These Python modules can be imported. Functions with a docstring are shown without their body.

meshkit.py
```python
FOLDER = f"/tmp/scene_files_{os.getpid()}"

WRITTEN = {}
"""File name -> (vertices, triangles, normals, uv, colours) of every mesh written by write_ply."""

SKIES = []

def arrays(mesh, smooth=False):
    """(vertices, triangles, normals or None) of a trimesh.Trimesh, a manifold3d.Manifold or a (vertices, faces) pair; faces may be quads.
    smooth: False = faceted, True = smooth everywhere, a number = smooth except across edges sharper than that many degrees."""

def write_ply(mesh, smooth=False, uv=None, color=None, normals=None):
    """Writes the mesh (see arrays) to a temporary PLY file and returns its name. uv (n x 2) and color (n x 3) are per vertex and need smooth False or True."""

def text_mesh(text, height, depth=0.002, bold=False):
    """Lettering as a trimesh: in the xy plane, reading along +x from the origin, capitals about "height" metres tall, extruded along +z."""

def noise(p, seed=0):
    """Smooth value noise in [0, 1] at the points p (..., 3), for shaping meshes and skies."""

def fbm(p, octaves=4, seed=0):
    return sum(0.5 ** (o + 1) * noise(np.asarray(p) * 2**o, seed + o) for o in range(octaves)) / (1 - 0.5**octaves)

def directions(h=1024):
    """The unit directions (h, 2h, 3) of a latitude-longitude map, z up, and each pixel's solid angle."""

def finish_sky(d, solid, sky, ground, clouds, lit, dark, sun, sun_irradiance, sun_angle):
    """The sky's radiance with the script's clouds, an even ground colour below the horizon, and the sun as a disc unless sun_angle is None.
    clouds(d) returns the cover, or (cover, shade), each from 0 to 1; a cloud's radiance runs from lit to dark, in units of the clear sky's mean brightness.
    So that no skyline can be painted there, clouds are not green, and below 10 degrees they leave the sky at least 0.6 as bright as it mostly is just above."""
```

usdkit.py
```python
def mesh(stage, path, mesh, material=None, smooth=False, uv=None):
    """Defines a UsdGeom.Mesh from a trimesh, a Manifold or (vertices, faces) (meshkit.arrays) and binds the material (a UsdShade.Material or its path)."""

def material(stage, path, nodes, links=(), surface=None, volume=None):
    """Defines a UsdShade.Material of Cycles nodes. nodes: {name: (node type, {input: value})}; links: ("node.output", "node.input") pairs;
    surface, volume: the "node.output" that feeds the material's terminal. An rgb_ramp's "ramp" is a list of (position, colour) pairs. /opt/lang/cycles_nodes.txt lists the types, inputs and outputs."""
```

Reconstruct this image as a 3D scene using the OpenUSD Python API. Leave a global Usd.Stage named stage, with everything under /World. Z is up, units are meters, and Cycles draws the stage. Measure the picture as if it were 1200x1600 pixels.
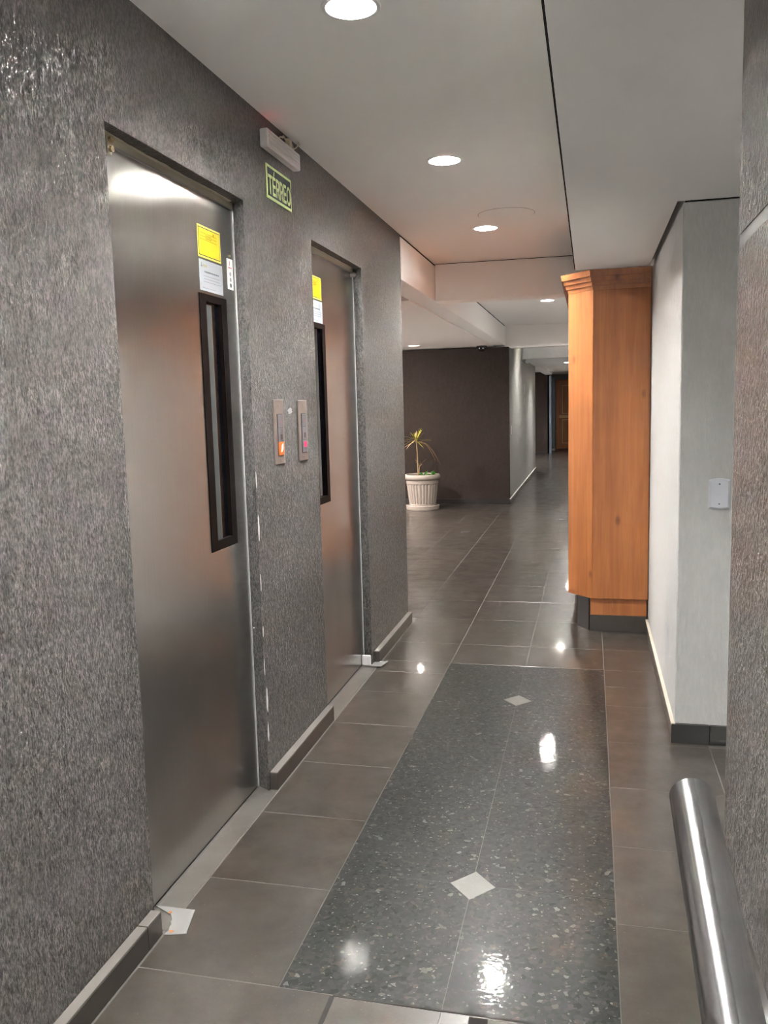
import math, random
import numpy as np
import trimesh, manifold3d as m3
from shapely.geometry import Polygon, Point
from shapely.geometry import box as sbox
import usdkit, meshkit
from pxr import Usd, UsdGeom, UsdShade, UsdLux, Gf, Sdf

stage = Usd.Stage.CreateInMemory()
UsdGeom.SetStageUpAxis(stage, UsdGeom.Tokens.z)
UsdGeom.SetStageMetersPerUnit(stage, 1.0)
world = UsdGeom.Xform.Define(stage, '/World')
stage.SetDefaultPrim(world.GetPrim())
UsdGeom.Scope.Define(stage, '/World/Looks')
rng = random.Random(7)
nrng = np.random.default_rng(7)

# ------------------------------------------------------------------ camera, exposure, light levels
EXPOSURE = 4.62
LAMP = 330.0            # radiance of a corridor downlight
LOBBY_LAMP = 110.0
HALL_LAMP = 95.0
BULB_Z = .056            # height of the bulb's centre above the ceiling plane
F_PX, YAW, PITCH, ROLL = 1333.745, -0.238698, -0.124409, -0.026227
cy, sy, cp, sp, cr, sr = math.cos(YAW), math.sin(YAW), math.cos(PITCH), math.sin(PITCH), math.cos(ROLL), math.sin(ROLL)
Fv = np.array([sy * cp, cy * cp, sp]); R0 = np.array([cy, -sy, 0.0]); U0 = np.cross(R0, Fv)
Rv = R0 * cr + U0 * sr; Uv = U0 * cr - R0 * sr
cam = UsdGeom.Camera.Define(stage, '/World/camera')
cam.CreateHorizontalApertureAttr(36.0)
cam.CreateVerticalApertureAttr(48.0)
cam.CreateFocalLengthAttr(36.0 * F_PX / 1200)
cam.CreateClippingRangeAttr(Gf.Vec2f(0.02, 200))
cam.CreateExposureAttr(EXPOSURE)
cam.AddTransformOp().Set(Gf.Matrix4d(*map(float, Rv), 0, *map(float, Uv), 0, *map(float, -Fv), 0, 0, 0, 1.4, 1))

# ------------------------------------------------------------------ naming helpers
used = {}
def numbered(parent, name):
    k = (parent, name); n = used.get(k, 0); used[k] = n + 1
    return f'{parent}/{name}' + (f'_{n:03d}' if n else '')
def tag(prim, label=None, cat=None, group=None, kind=None):
    for k, v in (('label', label), ('category', cat), ('group', group), ('kind', kind)):
        if v: prim.SetCustomDataByKey(k, v)
def ppath(parent):
    return '/World' if parent is None else str(parent.GetPath())
def obj(name, mesh, mat, parent=None, smooth=False, **kw):
    prim = usdkit.mesh(stage, numbered(ppath(parent), name), mesh, mat, smooth=smooth).GetPrim()
    tag(prim, **kw)
    return prim
def thing(name, label, cat, loc=(0, 0, 0), group=None, kind=None, parent=None):
    x = UsdGeom.Xform.Define(stage, numbered(ppath(parent), name))
    x.AddTranslateOp().Set(Gf.Vec3d(*map(float, loc)))
    tag(x.GetPrim(), label, cat, group, kind)
    return x.GetPrim()
def copy_of(src, name, label, loc, group=None):
    x = UsdGeom.Xform.Define(stage, numbered('/World', name))
    x.GetPrim().GetReferences().AddInternalReference(src.GetPath())
    x.GetPrim().SetInstanceable(True)
    UsdGeom.XformCommonAPI(x)
    x.ClearXformOpOrder()
    x.AddTranslateOp().Set(Gf.Vec3d(*map(float, loc)))
    tag(x.GetPrim(), label, src.GetCustomDataByKey('category'), group)
    return x.GetPrim()

# ------------------------------------------------------------------ mesh helpers
def bx(x0, x1, y0, y1, z0, z1, b=0.0):
    x0, x1 = min(x0, x1), max(x0, x1); y0, y1 = min(y0, y1), max(y0, y1); z0, z1 = min(z0, z1), max(z0, z1)
    if b <= 0:
        m = trimesh.creation.box(bounds=[[x0, y0, z0], [x1, y1, z1]])
        return m
    pts = []
    for x, sx in ((x0, 1), (x1, -1)):
        for y, s_y in ((y0, 1), (y1, -1)):
            for z, sz in ((z0, 1), (z1, -1)):
                pts += [(x, y + s_y * b, z + sz * b), (x + sx * b, y, z + sz * b), (x + sx * b, y + s_y * b, z)]
    return m3.Manifold.hull_points(np.array(pts))
def man(x0, x1, y0, y1, z0, z1):
    return m3.Manifold.cube([x1 - x0, y1 - y0, z1 - z0]).translate([x0, y0, z0])
def tm(m):
    v, f, _ = meshkit.arrays(m)
    return trimesh.Trimesh(v, f, process=False)
def cat(*ms):
    return trimesh.util.concatenate([tm(m) for m in ms])
def prism(poly, z0, z1):
    m = trimesh.creation.extrude_polygon(poly, z1 - z0, engine='earcut'); m.apply_translation([0, 0, z0]); return m
def lathe(profile, n=48):
    return trimesh.creation.revolve(np.array(profile, float), sections=n)
def tube(pts, r, sides=8, caps=True):
    p = np.asarray(pts, float); r = np.broadcast_to(np.asarray(r, float), (len(p),))
    t = np.gradient(p, axis=0); t /= np.linalg.norm(t, axis=1, keepdims=True) + 1e-12
    a = np.cross(t, np.where(np.abs(t[:, 2:]) < .9, [0, 0, 1.], [1., 0, 0])); a /= np.linalg.norm(a, axis=1, keepdims=True) + 1e-12
    b = np.cross(t, a); ang = np.arange(sides) * 2 * np.pi / sides
    v = (p[:, None] + r[:, None, None] * (np.cos(ang)[None, :, None] * a[:, None] + np.sin(ang)[None, :, None] * b[:, None])).reshape(-1, 3)
    f = []
    for i in range(len(p) - 1):
        for j in range(sides):
            q = (i * sides + j, i * sides + (j + 1) % sides, (i + 1) * sides + (j + 1) % sides, (i + 1) * sides + j)
            f += [(q[0], q[1], q[2]), (q[0], q[2], q[3])]
    if caps:
        v = np.vstack([v, p[0], p[-1]]); n = len(p) * sides
        for j in range(sides):
            f.append((n, (j + 1) % sides, j)); f.append((n + 1, n - sides + j, n - sides + (j + 1) % sides))
    m = trimesh.Trimesh(v, np.array(f), process=False)
    m.fix_normals()
    return m
def cyl(x, y, z0, z1, r, n=32):
    m = trimesh.creation.cylinder(r, z1 - z0, sections=n); m.apply_translation([x, y, (z0 + z1) / 2]); return m
def disc_x(x, y, z, r, d, n=20):
    """a short cylinder sticking out of a wall along +x"""
    m = trimesh.creation.cylinder(r, d, sections=n)
    m.apply_transform(trimesh.transformations.rotation_matrix(math.pi / 2, [0, 1, 0])); m.apply_translation([x + d / 2, y, z]); return m
def on_wall(m, x, y, z):
    """a mesh in the xy plane (reading +x, up +y, out +z) put on a wall that faces +X"""
    m = m.copy(); v = np.array(m.vertices); m.vertices = np.stack([x + v[:, 2], y + v[:, 0], z + v[:, 1]], 1); return m
def plate(poly, x, y, z, t):
    return on_wall(prism(poly, 0, t), x, y, z)

# ------------------------------------------------------------------ materials
def M(name, color, rough=.5, metallic=0., **kw):
    return usdkit.material(stage, f'/World/Looks/{name}', {'p': ('principled_bsdf', dict(base_color=color, roughness=rough, metallic=metallic, **kw))}, [], surface='p.BSDF')
def glow(name, color, strength):
    return usdkit.material(stage, f'/World/Looks/{name}', {'e': ('emission', dict(color=color, strength=strength))}, [], surface='e.emission')
def plaster(name, color, color2, rough, scale, zs, strength, dist, spec=.5):
    """combed plaster: grain drawn out vertically"""
    return usdkit.material(stage, f'/World/Looks/{name}', {
        'g': ('geometry', {}), 'm': ('mapping', dict(mapping_type='point', scale=(1, 1, zs))),
        'n': ('noise_texture', dict(scale=scale, detail=4., roughness=.62, distortion=.25)),
        'n2': ('noise_texture', dict(scale=scale * .33, detail=2., roughness=.5)),
        'a': ('mix_float', dict(fac=.30)),
        'r': ('rgb_ramp', dict(ramp=[(0, (0, 0, 0)), (.36, (.05, .05, .05)), (.5, (.45, .45, .45)), (.6, (.9, .9, .9)), (1, (1, 1, 1))])),
        'c': ('mix_color', dict(a=color2, b=color)),
        'b': ('bump', dict(strength=strength, distance=dist)),
        'p': ('principled_bsdf', dict(roughness=rough, specular_ior_level=spec))},
        [('g.position', 'm.vector'), ('m.vector', 'n.vector'), ('m.vector', 'n2.vector'), ('n.fac', 'a.a'), ('n2.fac', 'a.b'), ('a.result', 'r.fac'),
         ('r.color', 'b.height'), ('r.color', 'c.fac'), ('c.result', 'p.base_color'), ('b.normal', 'p.normal')], surface='p.BSDF')
def wood(name, light, dark, knot, rough):
    return usdkit.material(stage, f'/World/Looks/{name}', {
        'g': ('geometry', {}), 'm': ('mapping', dict(mapping_type='point', scale=(1, 1, .045))),
        'w': ('noise_texture', dict(scale=3., detail=2.)),
        'n': ('noise_texture', dict(scale=38., detail=5., roughness=.65, distortion=1.1)),
        'n3': ('noise_texture', dict(scale=9., detail=2., roughness=.5, distortion=.6)),
        'x': ('mix_float', dict(fac=.45)),
        'r': ('rgb_ramp', dict(ramp=[(.25, dark), (.48, tuple(.5 * (a + b) for a, b in zip(light, dark))), (.7, light)])),
        'mk': ('mapping', dict(mapping_type='point', scale=(1, 1, .55))),
        'v': ('voronoi_texture', dict(scale=6.5, feature='f1', randomness=1.)),
        'kr': ('rgb_ramp', dict(ramp=[(0, (.8, .8, .8)), (.06, (.6, .6, .6)), (.13, (0, 0, 0)), (1, (0, 0, 0))])),
        'c': ('mix_color', dict(b=knot)),
        'p': ('principled_bsdf', dict(roughness=rough))},
        [('g.position', 'm.vector'), ('m.vector', 'n.vector'), ('m.vector', 'n3.vector'), ('n.fac', 'x.a'), ('n3.fac', 'x.b'), ('x.result', 'r.fac'),
         ('g.position', 'mk.vector'), ('mk.vector', 'v.vector'), ('v.distance', 'kr.fac'), ('r.color', 'c.a'), ('kr.color', 'c.fac'), ('c.result', 'p.base_color')], surface='p.BSDF')
def stone(name, tone, rough):
    """grey-brown honed stone with small pale flecks; each tile gets its own tone"""
    lo, hi = tuple(.8 * c for c in tone), tuple(1.22 * c for c in tone)
    return usdkit.material(stage, f'/World/Looks/{name}', {
        'g': ('geometry', {}), 'n': ('noise_texture', dict(scale=7., detail=6., roughness=.65)),
        'nf': ('noise_texture', dict(scale=160., detail=2.)),
        'mx': ('mix_float', dict(fac=.3)),
        'r': ('rgb_ramp', dict(ramp=[(.3, lo), (.7, hi)])),
        'v': ('voronoi_texture', dict(scale=55., randomness=1.)), 'vr': ('rgb_ramp', dict(ramp=[(0, (.55, .55, .55)), (.09, (.4, .4, .4)), (.13, (0, 0, 0)), (1, (0, 0, 0))])),
        'nv': ('noise_texture', dict(scale=24., detail=1.)), 'nr': ('rgb_ramp', dict(ramp=[(.5, (0, 0, 0)), (.62, (1, 1, 1))])),
        'mm': ('math', dict(math_type='multiply')),
        'sx': ('rgb_to_bw', {}), 'sy': ('rgb_to_bw', {}),
        'o': ('object_info', {}), 'mr': ('map_range', dict(from_min=0., from_max=1., to_min=.86, to_max=1.14)),
        'hs': ('hsv', dict(hue=.5, saturation=1., fac=1.)),
        'c': ('mix_color', dict(b=tuple(min(1, 3.1 * c) for c in tone))),
        'rr': ('map_range', dict(from_min=.3, from_max=.7, to_min=rough - .015, to_max=rough + .02)),
        'p': ('principled_bsdf', dict(specular_ior_level=.5, coat_weight=.22, coat_roughness=.05))},
        [('g.position', 'n.vector'), ('g.position', 'nf.vector'), ('n.fac', 'mx.a'), ('nf.fac', 'mx.b'), ('mx.result', 'r.fac'),
         ('g.position', 'v.vector'), ('v.distance', 'vr.fac'), ('g.position', 'nv.vector'), ('nv.fac', 'nr.fac'),
         ('vr.color', 'sx.color'), ('nr.color', 'sy.color'), ('sx.val', 'mm.value1'), ('sy.val', 'mm.value2'),
         ('r.color', 'c.a'), ('mm.value', 'c.fac'), ('o.random', 'mr.value'), ('mr.result', 'hs.value'), ('c.result', 'hs.color'), ('hs.color', 'p.base_color'),
         ('n.fac', 'rr.value'), ('rr.result', 'p.roughness')], surface='p.BSDF')
def granite(name):
    """polished dark green granite: crystal cells, pale and brown flecks"""
    return usdkit.material(stage, f'/World/Looks/{name}', {
        'g': ('geometry', {}), 'd': ('noise_texture', dict(scale=26., detail=3.)), 'dm': ('vector_math', dict(math_type='multiply_add', vector2=(.028, .028, .028))),
        'v': ('voronoi_texture', dict(scale=84., randomness=1.)), 'bw': ('separate_color', dict(color_type='rgb')),
        'r': ('rgb_ramp', dict(ramp=[(0, (0.0067, 0.0078, 0.0073)), (.45, (0.0100, 0.0112, 0.0108)), (.75, (0.0133, 0.0147, 0.0143)), (.9, (0.0181, 0.0190, 0.0181)), (.95, (0.0228, 0.0220, 0.0203)), (.975, (0.0309, 0.0238, 0.0164)), (.985, (0.0428, 0.0389, 0.0367)), (1, (.085, .085, .08))])),
        'v2': ('voronoi_texture', dict(scale=210., randomness=1.)), 'bw2': ('separate_color', dict(color_type='rgb')),
        'r2': ('rgb_ramp', dict(ramp=[(0, (0, 0, 0)), (.972, (0, 0, 0)), (.988, (.3, .3, .3)), (1, (.5, .5, .5))])),
        'c': ('mix_color', dict(b=(.19, .185, .165))),
        'rr': ('map_range', dict(from_min=0., from_max=1., to_min=.30, to_max=.48)),
        'n': ('noise_texture', dict(scale=60., detail=3.)), 'b': ('bump', dict(strength=.13, distance=.0022)),
        'p': ('principled_bsdf', dict(specular_ior_level=.14, coat_weight=.27, coat_roughness=.02))},
        [('g.position', 'd.vector'), ('d.color', 'dm.vector1'), ('g.position', 'dm.vector3'), ('dm.vector', 'v.vector'), ('v.color', 'bw.color'), ('bw.r', 'r.fac'),
         ('dm.vector', 'v2.vector'), ('v2.color', 'bw2.color'), ('bw2.r', 'r2.fac'), ('r.color', 'c.a'), ('r2.color', 'c.fac'), ('c.result', 'p.base_color'),
         ('bw.g', 'rr.value'), ('rr.result', 'p.roughness'), ('g.position', 'n.vector'), ('n.fac', 'b.height'), ('b.normal', 'p.coat_normal')], surface='p.BSDF')
def brushed(name, color, rough, aniso, tangent, smear=.0):
    return usdkit.material(stage, f'/World/Looks/{name}', {
        'g': ('geometry', {}), 'm': ('mapping', dict(mapping_type='point', scale=(1, 1, .02))),
        'n': ('noise_texture', dict(scale=240., detail=3., roughness=.7)),
        'big': ('noise_texture', dict(scale=1.6, detail=2.)),
        'rr': ('map_range', dict(from_min=.3, from_max=.7, to_min=rough - .012, to_max=rough + .012)),
        'r': ('rgb_ramp', dict(ramp=[(.3, tuple(.9 * c for c in color)), (.7, color)])),
        't': ('combine_xyz', dict(x=tangent[0], y=tangent[1], z=tangent[2])),
        'p': ('principled_bsdf', dict(metallic=1., anisotropic=aniso))},
        [('g.position', 'm.vector'), ('m.vector', 'n.vector'), ('n.fac', 'r.fac'), ('r.color', 'p.base_color'), ('g.position', 'big.vector'), ('big.fac', 'rr.value'), ('rr.result', 'p.roughness'), ('t.vector', 'p.tangent')], surface='p.BSDF')

TAUPE = plaster('taupe_combed_plaster', (.118, .105, .095), (.011, .0095, .008), .22, 185., .46, 1., .0075, 1.)
TAUPE_NEAR = plaster('taupe_combed_plaster_close', (.125, .116, .108), (.045, .041, .037), .22, 120., .7, 1., .010, 1.)
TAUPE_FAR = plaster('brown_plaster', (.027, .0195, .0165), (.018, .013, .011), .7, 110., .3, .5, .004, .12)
GREY_FAR = plaster('grey_plaster', (.25, .238, .222), (.17, .162, .15), .6, 110., .3, .4, .004, .2)
DARKGREY = M('smooth_grey_paint', (.085, .08, .08), .5)
WHITE_WALL = plaster('white_combed_plaster', (.455, .454, .448), (.415, .413, .407), .6, 70., .3, .32, .004, .35)
CEIL = M('ceiling_paint', (.92, .915, .905), .8)
BEAM = M('beam_paint', (.90, .89, .875), .7)
LOBBYC = M('lobby_ceiling_paint', (.82, .775, .745), .75)
GAP = M('shadow_gap_black', (.010, .009, .008), .9)
STONE = stone('grey_stone', (.034, .029, .0245), .27)
STONE_B = stone('grey_stone_warm', (.0325, .027, .022), .27)
THRESH = stone('threshold_stone', (.075, .069, .062), .35)
HALLSTONE = stone('pale_hall_stone', (.55, .53, .50), .3)
DIAMOND = stone('pale_diamond_stone', (.105, .10, .092), .3)
GRANITE = granite('green_granite')
GROUT = M('pale_grout', (.075, .07, .064), .8)
GROUT_D = M('dark_joint', (.010, .008, .007), .9)
BASE_D = M('black_baseboard_stone', (.013, .012, .0115), .3)
BASE_L = stone('baseboard_stone', (.042, .036, .030), .38)
BASE_TOP = M('baseboard_cut_edge', (.11, .10, .09), .6)
CREAM = M('cream_edge', (.40, .35, .29), .6)
STEEL = brushed('brushed_steel', (.50, .49, .475), .225, .75, (0, 1, 0))
TUBE = brushed('handrail_steel', (.58, .59, .61), .19, .0, (0, 1, 0))
EDGE = M('bright_frame_edge', (.42, .42, .42), .35, .5)
BEIGE = M('beige_frame_paint', (.50, .46, .37), .45)
BLACKISH = M('window_frame_brown', (.0032, .0017, .0014), .5, specular_ior_level=.06)
GREYSTRIP = M('grey_strip', (.05, .053, .053), .5, specular_ior_level=.2)
GLASS = M('dark_glass', (.002, .002, .003), .08, specular_ior_level=.25)
YELLOW = M('yellow_placard', (.42, .33, 0.), .45)
YELLOW_PALE = M('yellow_placard_border', (0.448, 0.400, 0.088), .5)
INK = M('print_ink', (.012, .011, .006), .6)
INK_O = M('print_olive', (.22, .18, .0), .6)
PAPER_GREY = M('grey_notice', (0.23, 0.245, 0.27), .5)
INK_G = M('print_grey', (.07, .075, .085), .6)
PAPER_WHITE = M('white_tag', (.6, .6, .6), .4)
INK_R = M('print_pink', (.42, .13, .15), .6)
WHITE_PL = M('white_plastic', (.55, .54, .54), .4)
WHITE_COOL = M('cool_white_plastic', (.52, .545, .60), .35)
GREY_PL = M('grey_plastic', (.45, .43, .43), .45)
SCREW = M('screw_metal', (.5, .48, .45), .3, 1.)
BRASS = M('hinge_brass', (.55, .45, .30), .35, 1.)
SIGN_G = M('sign_dark_green', (.003, .010, .005), .6, specular_ior_level=.06)
SIGN_L = M('sign_pale_green', (.42, .52, .17), .5)
PANEL = M('panel_aluminium', (.22, .19, .175), .45, .5)
BTN_G = M('button_grey', (.10, .105, .12), .4)
BTN_D = M('button_dark', (.008, .008, .009), .4)
BTN_ORANGE = M('button_amber', (.30, .07, .004), .4, emission_color=(1., .22, .02), emission_strength=.012)
LIT_W = glow('button_lamp', (1, .6, .4), .3)
LIT_R = glow('button_red_lamp', (1., .04, .10), .10)
LIT_LED = glow('red_led', (1., .05, .05), .9)
WOOD = wood('cherry_wood', (.47, .17, .052), (.235, .072, .022), (.085, .028, .011), .36)
DOORWOOD = wood('door_wood', (.5, .18, .045), (.34, .11, .03), (.2, .07, .024), .35)
DOORWOOD_L = M('door_moulding', (.75, .40, .15), .4)
CABLE = M('beige_cable', (.52, .46, .34), .5)
CLAY = M('clay_pot', (.25, .215, .188), .75)
SOIL = M('soil', (.06, .04, .028), .95)
TRUNK = M('trunk', (.22, .145, .075), .8)
LEAF_Y = M('leaf_yellow_green', (.26, .25, .03), .5)
LEAF_B = M('leaf_dry', (.28, .18, .09), .6)
LEAF_G = M('leaf_green', (.03, .13, .015), .45)
CHIP = M('bare_plaster', (.42, .40, .39), .8)
CAN = M('lamp_can_white', (.86, .86, .85), .35)
CAN_IN = M('lamp_can_aluminium', (.80, .79, .77), .28, 1.)
LAMP_E = glow('lamp_emitter', (1., .98, .945), LAMP)
LAMP_H = glow('hall_lamp_emitter', (1., .975, .94), HALL_LAMP)
LAMP_S = glow('lobby_downlight_emitter', (1., .94, .88), 45.)
LAMP_L = glow('lobby_lamp_emitter', (1., .90, .83), LOBBY_LAMP)
DOME = M('black_dome', (.008, .008, .01), .08)
RUST = M('rust', (.30, .12, .04), .8)
PLATE = M('floor_plate_white', (.16, .155, .152), .45)
STEELBLUE = M('far_door_frame', (.16, .19, .24), .3, .6)
SPOT = M('dark_floor_cap', (.03, .027, .025), .45)

# ------------------------------------------------------------------ SETTING: ceiling
WX, WE = -1.145, 5.30           # face and far end of the lift wall
CZ, SZ, LZ = 2.44, 2.14, 2.155  # main ceiling, soffit, lobby ceiling
lamps = [(-.615, y, CZ) for y in (-.69, .81, 2.307, 3.794, 5.295)] + [(-.44, 9.24, CZ), (-.43, 13.25, CZ), (-.40, 16.2, 2.09), (-.45, 21.5, LZ), (-2.22, 11.0, LZ)]
lobby_lamps = [(-3.3, 7.2, LZ), (-3.0, 8.8, LZ), (-3.8, 10.2, LZ), (-2.1, 20.0, LZ), (.35, -2.7, CZ), (1.7, -2.3, CZ)]
def panel(x0, x1, y0, y1, z, t=.14):
    m = man(x0, x1, y0, y1, z, z + t)
    for lx, ly, lz in lamps:
        if x0 < lx < x1 and y0 < ly < y1 and abs(lz - z) < 1e-6:
            m -= m3.Manifold.cylinder(.5, .0725, .0725, 48).translate([lx, ly, z - .2])
    return m
ceiling = thing('ceiling', 'pale painted corridor ceiling with beams and a lowered band on the right', 'ceiling', kind='structure')
obj('ceiling_panel', panel(-3.3, 2.7, -4.6, 6.5, CZ), CEIL, ceiling)
obj('ceiling_panel', panel(-1.3, 2.7, 6.5, 12.0, CZ), CEIL, ceiling)
obj('ceiling_panel', panel(-1.2, 2.7, 12.0, 14.2, CZ), CEIL, ceiling)
obj('ceiling_panel', panel(-4.6, 2.7, 14.395, 17.7, 2.09), CEIL, ceiling)
obj('lobby_panel', panel(-4.6, -1.30, 6.28, 12.0, LZ), LOBBYC, ceiling, label='pinkish ceiling of the side lobby')
obj('lobby_panel', man(-4.6, -1.30, 5.2, 6.28, CZ, CZ + .1), DARKGREY, ceiling)
obj('lobby_panel', panel(-4.6, 2.7, 17.7, 25.6, LZ), LOBBYC, ceiling)
obj('beam', bx(-1.31, -1.14, WE + .001, 12.0, 2.168, CZ - .014, .002), BEAM, ceiling)
obj('shadow_gap', bx(-1.31, -1.146, WE + .001, 12.0, CZ - .016, CZ + .002), GAP, ceiling)
obj('beam', bx(-1.139, .335, 6.50, 6.70, 2.168, CZ - .004, .002), BEAM, ceiling)
obj('shadow_gap', bx(-1.139, .335, 6.506, 6.69, CZ - .006, CZ + .002), GAP, ceiling)
obj('beam', bx(-1.31, .335, 12.0, 12.2, 2.138, CZ, .002), BEAM, ceiling)
obj('beam', bx(-1.079, .335, 14.2, 14.4, 2.088, CZ, .002), BEAM, ceiling)
obj('beam', bx(-1.16, -.98, 17.7, 23.0, 2.08, LZ + .01, .002), BEAM, ceiling)
# soffit: a lowered band with a thin dark edge joint and a shadow gap along the white wall
obj('soffit', cat(bx(-.087, 2.7, -1.2, 3.54, SZ, CZ), bx(-.087, .319, 3.54, 5.16, SZ, CZ), bx(.319, .345, 3.54, 5.3, SZ + .06, CZ)), CEIL, ceiling, label='lowered ceiling band on the right')
obj('edge_joint', bx(-.0925, -.087, -1.2, 5.15, SZ + .0015, SZ + .010), GAP, ceiling)
hc = Point(-.46, 4.955).buffer(.158, 24)
cover = prism(hc.buffer(-.004), CZ - .0025, CZ + .001)
hatch = thing('ceiling_access_cover', 'thin round access cover set flush in the white ceiling behind the second lamp', 'ceiling cover')
obj('cover', cover, CEIL, hatch)
obj('joint', prism(hc.difference(hc.buffer(-.004)), CZ - .001, CZ + .001), GREY_PL, hatch)

# ------------------------------------------------------------------ SETTING: walls
op1, op2, OZ = (1.95, 2.805), (3.533, 4.345), 2.10
lift = man(-1.36, WX, .1, WE, 0, CZ)
for a, b in (op1, op2):
    lift -= man(-1.5, -1.0, a, b, -.1, OZ)
    lift -= m3.Manifold(m3.Mesh64(*[np.array(q, dtype=t) for q, t in zip(meshkit.arrays(prism(Polygon([(WX + .0005, b - .01), (WX + .0005, b), (-1.2, b + .034), (-1.5, b + .034), (-1.5, b - .01)]), -.1, OZ))[:2], (np.float64, np.uint64))]))
wall_left = thing('wall_left', 'dark taupe combed plaster wall holding the two lift doors', 'wall', kind='structure')
obj('plaster_face', lift, TAUPE, wall_left)
def blob(cx, cy_, w, h, n=14, seed=0):
    r = random.Random(seed); return Polygon([(cx + w * math.cos(a) * r.uniform(.55, 1.1), cy_ + h * math.sin(a) * r.uniform(.7, 1.1)) for a in np.linspace(0, 2 * math.pi, n, endpoint=False)]).buffer(0)
chips = [(2.815, .98, .006, .05), (2.812, .60, .004, .022), (2.822, .34, .008, .055), (2.820, .22, .006, .04), (2.81, .47, .004, .03), (2.811, .78, .003, .035), (2.81, 1.15, .003, .03)]
for i, (yy, zz, w, h) in enumerate(chips):
    obj('paint_chip', plate(blob(0, 0, w, h, seed=i), WX, yy, zz, .0012), CHIP, wall_left, label='bare plaster where paint chipped off' if i == 0 else None)
obj('wall_side', cat(bx(-4.6, -1.36, 5.16, WE, 0, CZ), bx(-1.36, -1.25, WE - .02, WE - .001, 0, CZ)), TAUPE, kind='structure', label='taupe end wall of the lift shaft facing the side lobby', cat='wall')
# near right wall with its smooth band
RX, RY = .252, 1.652
nr = man(RX, RX + .15, -1.1, RY, .535, SZ) - man(RX - .01, RX + .004, -3.1, RY + .1, 1.656, 1.6795)
wall_right = thing('wall_right', 'close dark taupe combed plaster wall at the right edge with a smooth band', 'wall', kind='structure')
obj('plaster_face', nr, TAUPE_NEAR, wall_right)
obj('smooth_band', bx(RX + .0015, RX + .02, -1.1, RY - .0005, 1.6563, 1.6792), DARKGREY, wall_right)
obj('lower_face', bx(RX + .004, RX + .146, -1.095, RY - .004, 0, .535), BASE_L, wall_right, label='smooth stone foot of the wall')
wall_corner = thing('wall_corner', 'white textured wall corner between the dark wall and the wooden cabinet', 'wall', kind='structure')
obj('plaster_face', cat(bx(.34, 2.7, 3.54, 5.4, 0, SZ - .004, .004), bx(.345, 2.7, 3.56, 5.4, SZ - .004, CZ), bx(.345, 2.7, 5.4, 27, 0, CZ)), WHITE_WALL, wall_corner)
obj('shadow_joint', bx(.348, 2.7, 3.5405, 3.56, SZ - .005, SZ + .002), GAP, wall_corner)
for k, (y, z, w, h) in enumerate([(.435, .86, .004, .008), (.362, 1.062, .003, .004)]):
    p = prism(blob(0, 0, w, h, seed=40 + k), 0, .0008); v = np.array(p.vertices); p.vertices = np.stack([y + v[:, 0], 3.5401 - v[:, 2], z + v[:, 1]], 1); p.fix_normals()
    obj('dent', p, GREY_PL, wall_corner)
obj('wall_end', bx(2.6, 2.75, -4.6, 3.6, 0, CZ), WHITE_WALL, kind='structure', label='white wall closing the side passage on the right', cat='wall')
obj('wall_rear', cat(bx(-3.2, 2.7, -4.6, -4.5, 0, CZ), bx(-3.3, -3.2, -4.6, .3, 0, CZ), bx(-3.3, -1.36, .15, .3, 0, CZ)), WHITE_WALL, kind='structure', label='plain white walls of the entrance hall behind the viewpoint', cat='wall')
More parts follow.
